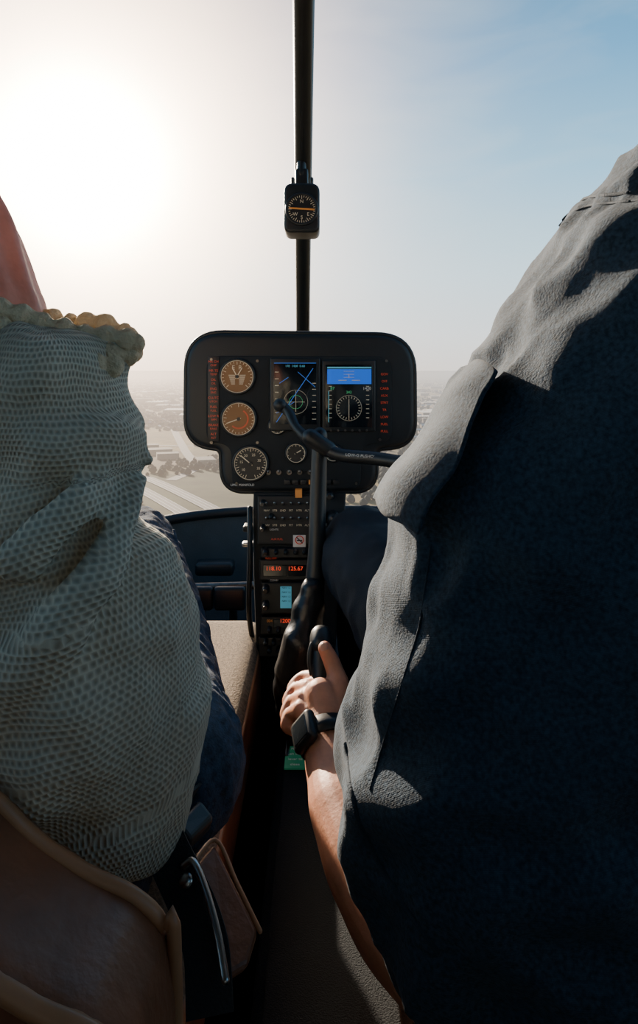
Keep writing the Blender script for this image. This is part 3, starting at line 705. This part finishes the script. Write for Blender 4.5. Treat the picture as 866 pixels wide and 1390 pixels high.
# ------------------------------------------------------------ passenger (left)
pas=empty('passenger',(-.38,.52,.64))
def fold(amp,f=9,ridge=.5,dirv=(1,1,1)):
    def g(c,n_):
        q=Vector((c.x*dirv[0],c.y*dirv[1],c.z*dirv[2]))*f
        a=noise.noise(q); b_=1-abs(noise.noise(q*1.7+Vector((5,2,9))))*2
        return amp*(a*(1-ridge)+b_*ridge*.6+.35*noise.noise(q*3.1))
    return g
arm=[(P(62,560,.47),.062),(P(58,640,.47),.064),(P(62,720,.47),.068),(P(85,800,.47),.078),(P(112,890,.47),.086),(P(124,970,.475),.086),(P(146,1040,.48),.072)]
fore=[(P(146,1040,.48),.070),(P(120,985,.60),.055),(P(110,900,.72),.045),(P(118,840,.82),.036)]
tors=rings([(-.38,.56,.62,.17,.12,2.3),(-.38,.55,.75,.165,.115,2.3),(-.38,.54,.9,.165,.11,2.3),(-.38,.53,1.02,.175,.11,2.3),(-.38,.525,1.10,.185,.10,2.2),(-.385,.52,1.15,.17,.085,2.1),(-.385,.52,1.19,.11,.07,2),(-.385,.52,1.21,.07,.06,2)])
arm2=[(Vector((-.57,.52,1.10)),.062),(Vector((-.60,.50,.98)),.07),(Vector((-.60,.52,.85)),.068),(Vector((-.56,.66,.80)),.055),(Vector((-.46,.80,.80)),.036)]
flap=[(P(20,618,.43),.024),(P(60,604,.425),.028),(P(120,607,.44),.026),(P(170,617,.465),.019),(P(203,627,.47),.009)]
flap2=[(P(60,520,.46),.05),(P(110,500,.47),.036),(P(150,490,.48),.016)]
fl3=[(P(-20,960,.405),.026),(P(70,860,.388),.016),(P(125,780,.395),.013),(P(165,712,.42),.010),(P(188,650,.45),.008)]
fl4=[(P(40,760,.39),.014),(P(90,700,.395),.013),(P(140,660,.42),.010)]
ch=lambda c,**k: tube([a for a,_ in c],[b_ for _,b_ in c],**k)
fd=fold(.012,9,.55,(1,1,1.6))
def swdisp(c,n_):
    v=fd(c,n_)
    t=(c.x*.9-c.z*1.0)
    return v+.0042*math.sin(t*62+4*noise.noise(c*6))
fuse('sweater',[ch(arm),ch(fore),tors,ch(arm2),ch(flap),ch(flap2),ch(fl3),ch(fl4)],.005,3,M_sweat,pas,disp=swdisp,uvaxis=[P(62,420,.47),P(60,640,.47),P(85,800,.47),P(118,950,.475),P(146,1040,.48),P(160,1180,.49)])
# thick rolled collar of the knit
def ropey(name,pts,r,m,parent,f=420,a=.16):
    pts,_=cr_interp([Vector(p) for p in pts],[1]*len(pts),30); L=0; rad=[]; q=[]
    for i,p in enumerate(pts):
        if i: L+=(p-pts[i-1]).length
        rad.append(r*(1+a*math.sin(L*f)+.2*noise.noise(p*70))); q.append(p+Vector((0,.002*noise.noise(p*40+Vector((9,1,1))),.004*noise.noise(p*45))))
    V,Fc=tube(q,rad,n=1,seg=14); return obj(name,V,Fc,m,parent)
ropey('collar_roll_1',[P(-60,402,.46),P(0,422,.46),P(50,440,.465),P(100,452,.47),P(150,458,.475),P(182,466,.48)],.009,M_sweatc,pas)
ropey('collar_roll_2',[P(-60,432,.45),P(0,448,.45),P(60,466,.455),P(110,474,.465),P(150,482,.47),P(180,478,.485)],.009,M_sweatc,pas)
ropey('collar_roll_3',[P(-60,400,.50),P(10,420,.50),P(80,440,.50),P(130,446,.495),P(172,458,.49)],.010,M_sweatc,pas)
ropey('collar_roll_4',[P(-60,455,.435),P(0,472,.435),P(60,488,.44),P(110,492,.45),P(150,498,.465)],.009,M_sweatc,pas)
# head, hair
hc=Vector((-.39,.53,1.37))
fuse('head',[ball(hc,.10,(.76,.95,1.12)),tube([(-.385,.52,1.17),(-.388,.525,1.28)],.052),tube([hc+Vector((0,.085,-.005)),hc+Vector((0,.108,-.022))],[.012,.014],n=2),
   tube([hc+Vector((0,.06,-.085)),hc+Vector((0,.078,-.088))],.022,n=2),tube([hc+Vector((-.025,.088,-.052)),hc+Vector((.025,.088,-.052))],.008,n=3),
   ball(hc+Vector((.078,.0,-.01)),.03,(.3,.7,1)),ball(hc+Vector((-.078,0,-.01)),.03,(.3,.7,1))],.004,3,M_skin,pas)
hair=[ball(hc+Vector((0,-.02,.02)),.112,(.80,.92,1.05)),
  tube([hc+Vector((0,-.05,.0)),(-.36,.46,1.27),(-.33,.45,1.20),(-.31,.45,1.13)],[.080,.070,.060,.05]),
  tube([hc+Vector((.03,-.02,-.02)),P(-76,300,.49),P(-42,370,.49),P(-16,430,.49)],[.05,.045,.043,.043]),
  tube([hc+Vector((-.05,-.03,-.02)),(-.44,.46,1.25),(-.46,.45,1.16)],[.06,.055,.04])]
fuse('hair',hair,.005,3,M_hairp,pas,disp=lambda c,n_:.0015*math.sin(math.atan2(c.x-hc.x,c.y-hc.y)*40+c.z*8)+.003*noise.noise(c*22))
for s in (-1,1):
    V,Fc=ball(hc+Vector((s*.03,.088,.002)),.011); obj('eye_%d'%s,V,Fc,M_white,pas)
# jeans
jl=[(P(222,1040,.62),.078),(P(208,965,.74),.080),(P(205,860,.90),.076),(P(198,780,1.05),.066),(P(190,735,1.15),.060)]
jr=[(-.49,.60,.70,.09),(-.50,.85,.77,.085),(-.50,1.12,.82,.066)]
jp=[ch(jl),tube([P(190,735,1.15),Vector((-.34,1.28,.60)),Vector((-.34,1.36,.32))],[.058,.052,.042]),
    tube([Vector(a[:3]) for a in jr],[a[3] for a in jr]),tube([Vector((-.50,1.12,.82)),Vector((-.50,1.26,.58)),Vector((-.50,1.36,.32))],[.064,.055,.042]),
    tube([(-.24,.58,.70),(-.38,.56,.70),(-.50,.58,.70)],.085)]
fuse('jeans',jp,.006,4,M_jean,pas,disp=fold(.008,16,.7,(1,1.5,1)))
T('jeans_side_seam',[P(236,720,1.10),P(254,790,1.0),P(285,870,.86),P(302,950,.72),P(300,1010,.66)],.0025,M_jean,pas)
for i,x in enumerate((-.34,-.50)):
    fuse('shoe_%d'%i,[tube([(x,1.33,.25),(x,1.40,.245),(x,1.50,.235)],[.04,.042,.035])],.005,2,M_boot,pas)
def hand(name,W,K,curl,thumb,m,parent,extra=None,r=.0088,voxel=.0028):
    parts=[]
    for i,k in enumerate(K):
        parts.append(tube([W,W.lerp(k,.5),k],[.022,.017,.0115],n=4,seg=12))
        parts.append(tube([k]+curl[i],[.0108,r,r*.95,r*.82][:1+len(curl[i])],n=5,seg=12))
    for i in range(len(K)-1): parts.append(tube([W.lerp(K[i],.4),(K[i]+K[i+1])/2+(W-K[i])*.12],[.018,.0105],n=3,seg=12))
    parts.append(tube(thumb,[.019,.0155,.0115,.0095][:len(thumb)],n=5,seg=12))
    if extra: parts+=extra
    return fuse(name,parts,voxel,2,m,parent)
# passenger hands resting on thighs
for nm,W,s in (('hand_right',P(118,838,.83),1),('hand_left',Vector((-.455,.81,.80)),-1)):
    K=[W+Vector((s*(-.030+.020*i)*-1,.075-.004*abs(i-1),.012)) for i in range(4)]
    cu=[[k+Vector((0,.035,-.004)),k+Vector((0,.052,-.018)),k+Vector((0,.058,-.034))] for k in K]
    th=[W+Vector((-s*.012,.01,0)),W+Vector((-s*.040,.035,.0)),W+Vector((-s*.048,.062,-.004)),W+Vector((-s*.045,.085,-.010))]
    hand(nm,W,K,cu,th,M_skin,pas)

# ------------------------------------------------------------ pilot (right)
pil=empty('pilot',(.40,.55,.64))
sil=[(168,872),(200,838),(235,798),(285,745),(325,722),(365,702),(430,667),(480,645),(545,606),(600,567),(650,541),(690,524),(760,516),(810,505),(880,487),(930,481),(990,456),(1050,462),(1100,474),(1150,496),(1210,528),(1260,562),(1300,596),(1345,632)]
rs=[]
for (py,px) in sil:
    z=CAMZ-(py-500)/F*.60; xl=(px-433)/F*.655
    xr=min(.665,.80-xl); cx=(xl+xr)/2; t=(py-168)/300
    ry=.155*min(1,.45+.55*max(0,t)**.6); ex=2.2+.9*min(1,max(0,t))
    rs.append((cx,.545+.015*min(1,t),z,(xr-xl)/2,ry,ex))
rs=rs[::-1]
neckp=tube([(.40,.53,1.33),(.40,.53,1.42)],[.085,.062])
fs=fold(.017,7.5,.6,(1,1,1.0))
def shd(c,n_):
    v=fs(c,n_)
    return v+.004*math.sin((c.z*1.0+c.y*.9-c.x*.6)*48+5*noise.noise(c*5))+.006*(1-2*abs(noise.noise(Vector((c.x,c.y,c.z*.7))*20)))-.003
shirt=fuse('shirt',[rings(rs,64),neckp],.005,3,M_shirt,pil,disp=shd,uvaxis=[(.36,.5,1.6),(.34,.5,.4)])
# surface lookups for sewn-on details
bm=bmesh.new(); bm.from_mesh(shirt.data); bvh=BVHTree.FromBMesh(bm); bm.free()
eye=Vector((0,0,CAMZ))
def onshirt(px,py,lift):
    d=(P(px,py,1)-eye).normalized(); h=bvh.ray_cast(eye,d)
    if h[0] is None:
        h=bvh.find_nearest(P(px,py,.62))
    return h[0]+h[1]*lift
def sheet(name,c4,lift,m,parent,nu=14,nv=22,th=.003,lf=None):
    A,B,Cc,Dd=[Vector(q) for q in c4]; V=[];Fc=[]
    for i in range(nv+1):
        for j in range(nu+1):
            u=j/nu;v=i/nv; q=(A*(1-u)+B*u)*(1-v)+(Dd*(1-u)+Cc*u)*v
            V.append(onshirt(q.x,q.y,lift+(lf(u,v) if lf else 0)))
    for i in range(nv):
        for j in range(nu): Fc.append((i*(nu+1)+j,i*(nu+1)+j+1,(i+1)*(nu+1)+j+1,(i+1)*(nu+1)+j))
    o=obj(name,V,Fc,m,parent); 
    uvl=o.data.uv_layers.new(name='UVMap')
    for lp in o.data.loops:
        i,j=divmod(lp.vertex_index,nu+1); uvl.data[lp.index].uv=(j/nu*.1,i/nv*.2)
    sm=o.modifiers.new('sm','SMOOTH'); sm.iterations=8; sm.factor=.5
    so=o.modifiers.new('so','SOLIDIFY'); so.thickness=th; so.offset=0; return o
sheet('shoulder_flap',[(652,494),(712,516),(590,722),(526,690)],.016,M_shirt,pil,lf=lambda u,v:.010*u+.004*math.sin(v*9))
def seam(name,pts,r=.0022,lift=.001,m=M_seam):
    q=[]
    for i in range(len(pts)-1):
        for k in range(8):
            t=k/8; q.append(onshirt(pts[i][0]*(1-t)+pts[i+1][0]*t,pts[i][1]*(1-t)+pts[i+1][1]*t,lift))
    q2=[q[0]]+[(q[i-1]+q[i]*2+q[i+1])/4 for i in range(1,len(q)-1)]+[q[-1]]
    T(name,q2,r,m,pil,n=1,seg=8)
seam('shoulder_seam',[(750,290),(800,268),(860,262)],.0014); seam('shoulder_seam_lower',[(748,300),(802,279),(862,274)],.0010)
seam('armhole_seam',[(585,740),(570,850),(545,930),(520,1010),(500,1080)],.0008,.0002)
seam('sleeve_hem',[(470,1010),(474,1060),(486,1110),(514,1170),(550,1230),(600,1300)],.0022,.0005)
# pilot head (above the frame)
hp=Vector((.40,.54,1.53))
fuse('head',[ball(hp,.105,(.76,.95,1.12)),tube([(.40,.53,1.36),(.40,.535,1.45)],.056),tube([hp+Vector((0,.09,-.005)),hp+Vector((0,.116,-.025))],[.012,.015],n=2),
   tube([hp+Vector((0,.06,-.09)),hp+Vector((0,.082,-.093))],.025,n=2),tube([hp+Vector((-.027,.09,-.056)),hp+Vector((.027,.09,-.056))],.008,n=3),
   ball(hp+Vector((.082,.0,-.01)),.032,(.3,.7,1)),ball(hp+Vector((-.082,0,-.01)),.032,(.3,.7,1))],.004,3,M_skin,pil)
fuse('hair',[ball(hp+Vector((0,-.014,.022)),.11,(.79,.9,1.0))],.005,2,M_hair,pil,disp=lambda c,n_:.002*noise.noise(c*80))
for s in (-1,1):
    V,Fc=ball(hp+Vector((s*.032,.092,.002)),.011); obj('eye_%d'%s,V,Fc,M_white,pil)
# left hand closed on the collective, one surface with the forearm
W=P(443,988,.785)
K=[P(431,921,.845),P(420,934,.830),P(413,948,.815),P(409,963,.802)]
cu=[[P(412,920,.862),P(397,935,.858),P(404,950,.845)],
    [P(402,936,.850),P(391,952,.843),P(399,966,.832)],
    [P(397,953,.834),P(388,970,.826),P(398,981,.818)],
    [P(395,970,.818),P(389,984,.812),P(399,992,.806)]]
th=[P(452,975,.79),P(460,938,.815),P(453,906,.835),P(441,880,.845)]
farm=tube([P(440,985,.785),P(442,1010,.765),P(450,1050,.73),P(466,1105,.68),P(500,1182,.625),P(553,1262,.575),P(635,1330,.53)],[.026,.0265,.029,.035,.040,.044,.05],n=6,seg=20)
hand('hand_left_and_forearm',W,K,cu,th,M_skin,pil,extra=[farm,tube([P(436,945,.81),P(444,975,.79)],[.022,.024])],r=.0088,voxel=.0022)
V,Fc=ball(th[-1]+Vector((-.001,-.0075,.004)),.0065,(.8,.35,1)); obj('thumb_nail',V,Fc,M_nail,pil)
# wrist watch
wa=(P(452,1050,.73)-P(441,1000,.772)).normalized(); wc=P(443,1003,.770)
up=Vector((0,0,1)); up=(up-wa*up.dot(wa)).normalized(); sd=wa.cross(up).normalized()
V=[];Fc=[]; n=36
for k in range(n):
    a=2*math.pi*k/n; rd=sd*math.cos(a)*.0305+up*math.sin(a)*.0285
    for dx,dr in ((-.011,0),(-.010,.0035),(.010,.0035),(.011,0)): V.append(wc+rd+rd.normalized()*dr+wa*dx)
for k in range(n):
    for j in range(4): Fc.append((k*4+j,k*4+(j+1)%4,((k+1)%n)*4+(j+1)%4,((k+1)%n)*4+j))
wt=empty('wrist_watch',wc)
obj('watch_band',V,Fc,M_watch,wt)
dirc=(-abs(1)*Vector((1,0,0))*.75+Vector((0,-.35,.45))); dirc=(dirc-wa*dirc.dot(wa)).normalized(); side=wa.cross(dirc).normalized()
c0=wc+dirc*.033
def pod(name,c,a1,a2,a3,s1,s2,s3,m,bev):
    V=[c+a1*s1*i+a2*s2*j+a3*s3*k for i in (-1,1) for j in (-1,1) for k in (-1,1)]
    o=obj(name,V,[(0,1,3,2),(4,5,7,6),(0,1,5,4),(2,3,7,6),(0,2,6,4),(1,3,7,5)],m,wt); bv=o.modifiers.new('b','BEVEL'); bv.width=bev; bv.segments=4; return o
pod('watch_case',c0,wa,side,dirc,.019,.019,.007,M_watch,.006)
pod('watch_crystal',c0+dirc*.0062,wa,side,dirc,.013,.013,.0016,M_wglass,.001)
# trousers + far arm
tl=[(Vector((.24,.62,.70)),.095),(Vector((.17,.85,.76)),.09),(P(500,760,1.06),.078),(P(500,745,1.16),.070)]
tp=[ch(tl),tube([P(500,745,1.16),Vector((.10,1.30,.56)),Vector((.10,1.38,.30))],[.068,.058,.045]),
    tube([(.52,.62,.70),(.53,.88,.77),(.52,1.15,.80)],[.095,.088,.070]),tube([(.52,1.15,.80),(.50,1.28,.56),(.48,1.38,.30)],[.068,.058,.045]),
    tube([(.24,.60,.70),(.40,.58,.70),(.54,.60,.70)],.095)]
fuse('trousers',tp,.006,4,M_trou,pil,disp=fold(.010,12,.6))
for i,x in enumerate((.10,.48)):
    fuse('shoe_%d'%i,[tube([(x,1.36,.25),(x,1.43,.245),(x,1.53,.235)],[.042,.044,.036])],.005,2,M_boot,pil)
# right forearm and hand on the cyclic grip
G=P(645,700,.90)
Wr=G+Vector((.055,-.05,-.02))
K=[G+Vector((.024,.004,.024-.018*i)) for i in range(4)]
cu=[[k+Vector((-.016,.024,0)),k+Vector((-.040,.022,-.002)),k+Vector((-.046,-.002,-.003))] for k in K]
thr=[Wr+Vector((-.01,.0,.01)),G+Vector((.018,-.026,.010)),G+Vector((-.004,-.028,.022)),G+Vector((-.022,-.022,.030))]
hand('hand_right_and_forearm',Wr,K,cu,thr,M_skin,pil,extra=[tube([Wr,(.36,.80,.86),(.50,.66,.86)],[.026,.036,.045])])

# ------------------------------------------------------------ sun
az=math.radians(28); el=math.radians(18)
sv=Vector((-math.sin(az)*math.cos(el),math.cos(az)*math.cos(el),math.sin(el)))
l=D.lights.new('sun','SUN'); l.energy=17; l.angle=math.radians(.8); l.color=(1,.82,.62)
so=D.objects.new('sun',l); C.collection.objects.link(so); so.rotation_euler=sv.to_track_quat('Z','Y').to_euler(); so.location=(-2,4,4)

# ------------------------------------------------------------ camera
cam=D.cameras.new('camera'); co=D.objects.new('camera',cam); C.collection.objects.link(co)
co.location=(0,0,CAMZ); co.rotation_euler=(math.radians(90),0,0)
cam.sensor_fit='VERTICAL'; cam.sensor_height=24; cam.sensor_width=24; cam.lens=F/1390*24; cam.shift_y=-195/1390
cam.clip_start=.02; cam.clip_end=60000
C.scene.camera=co
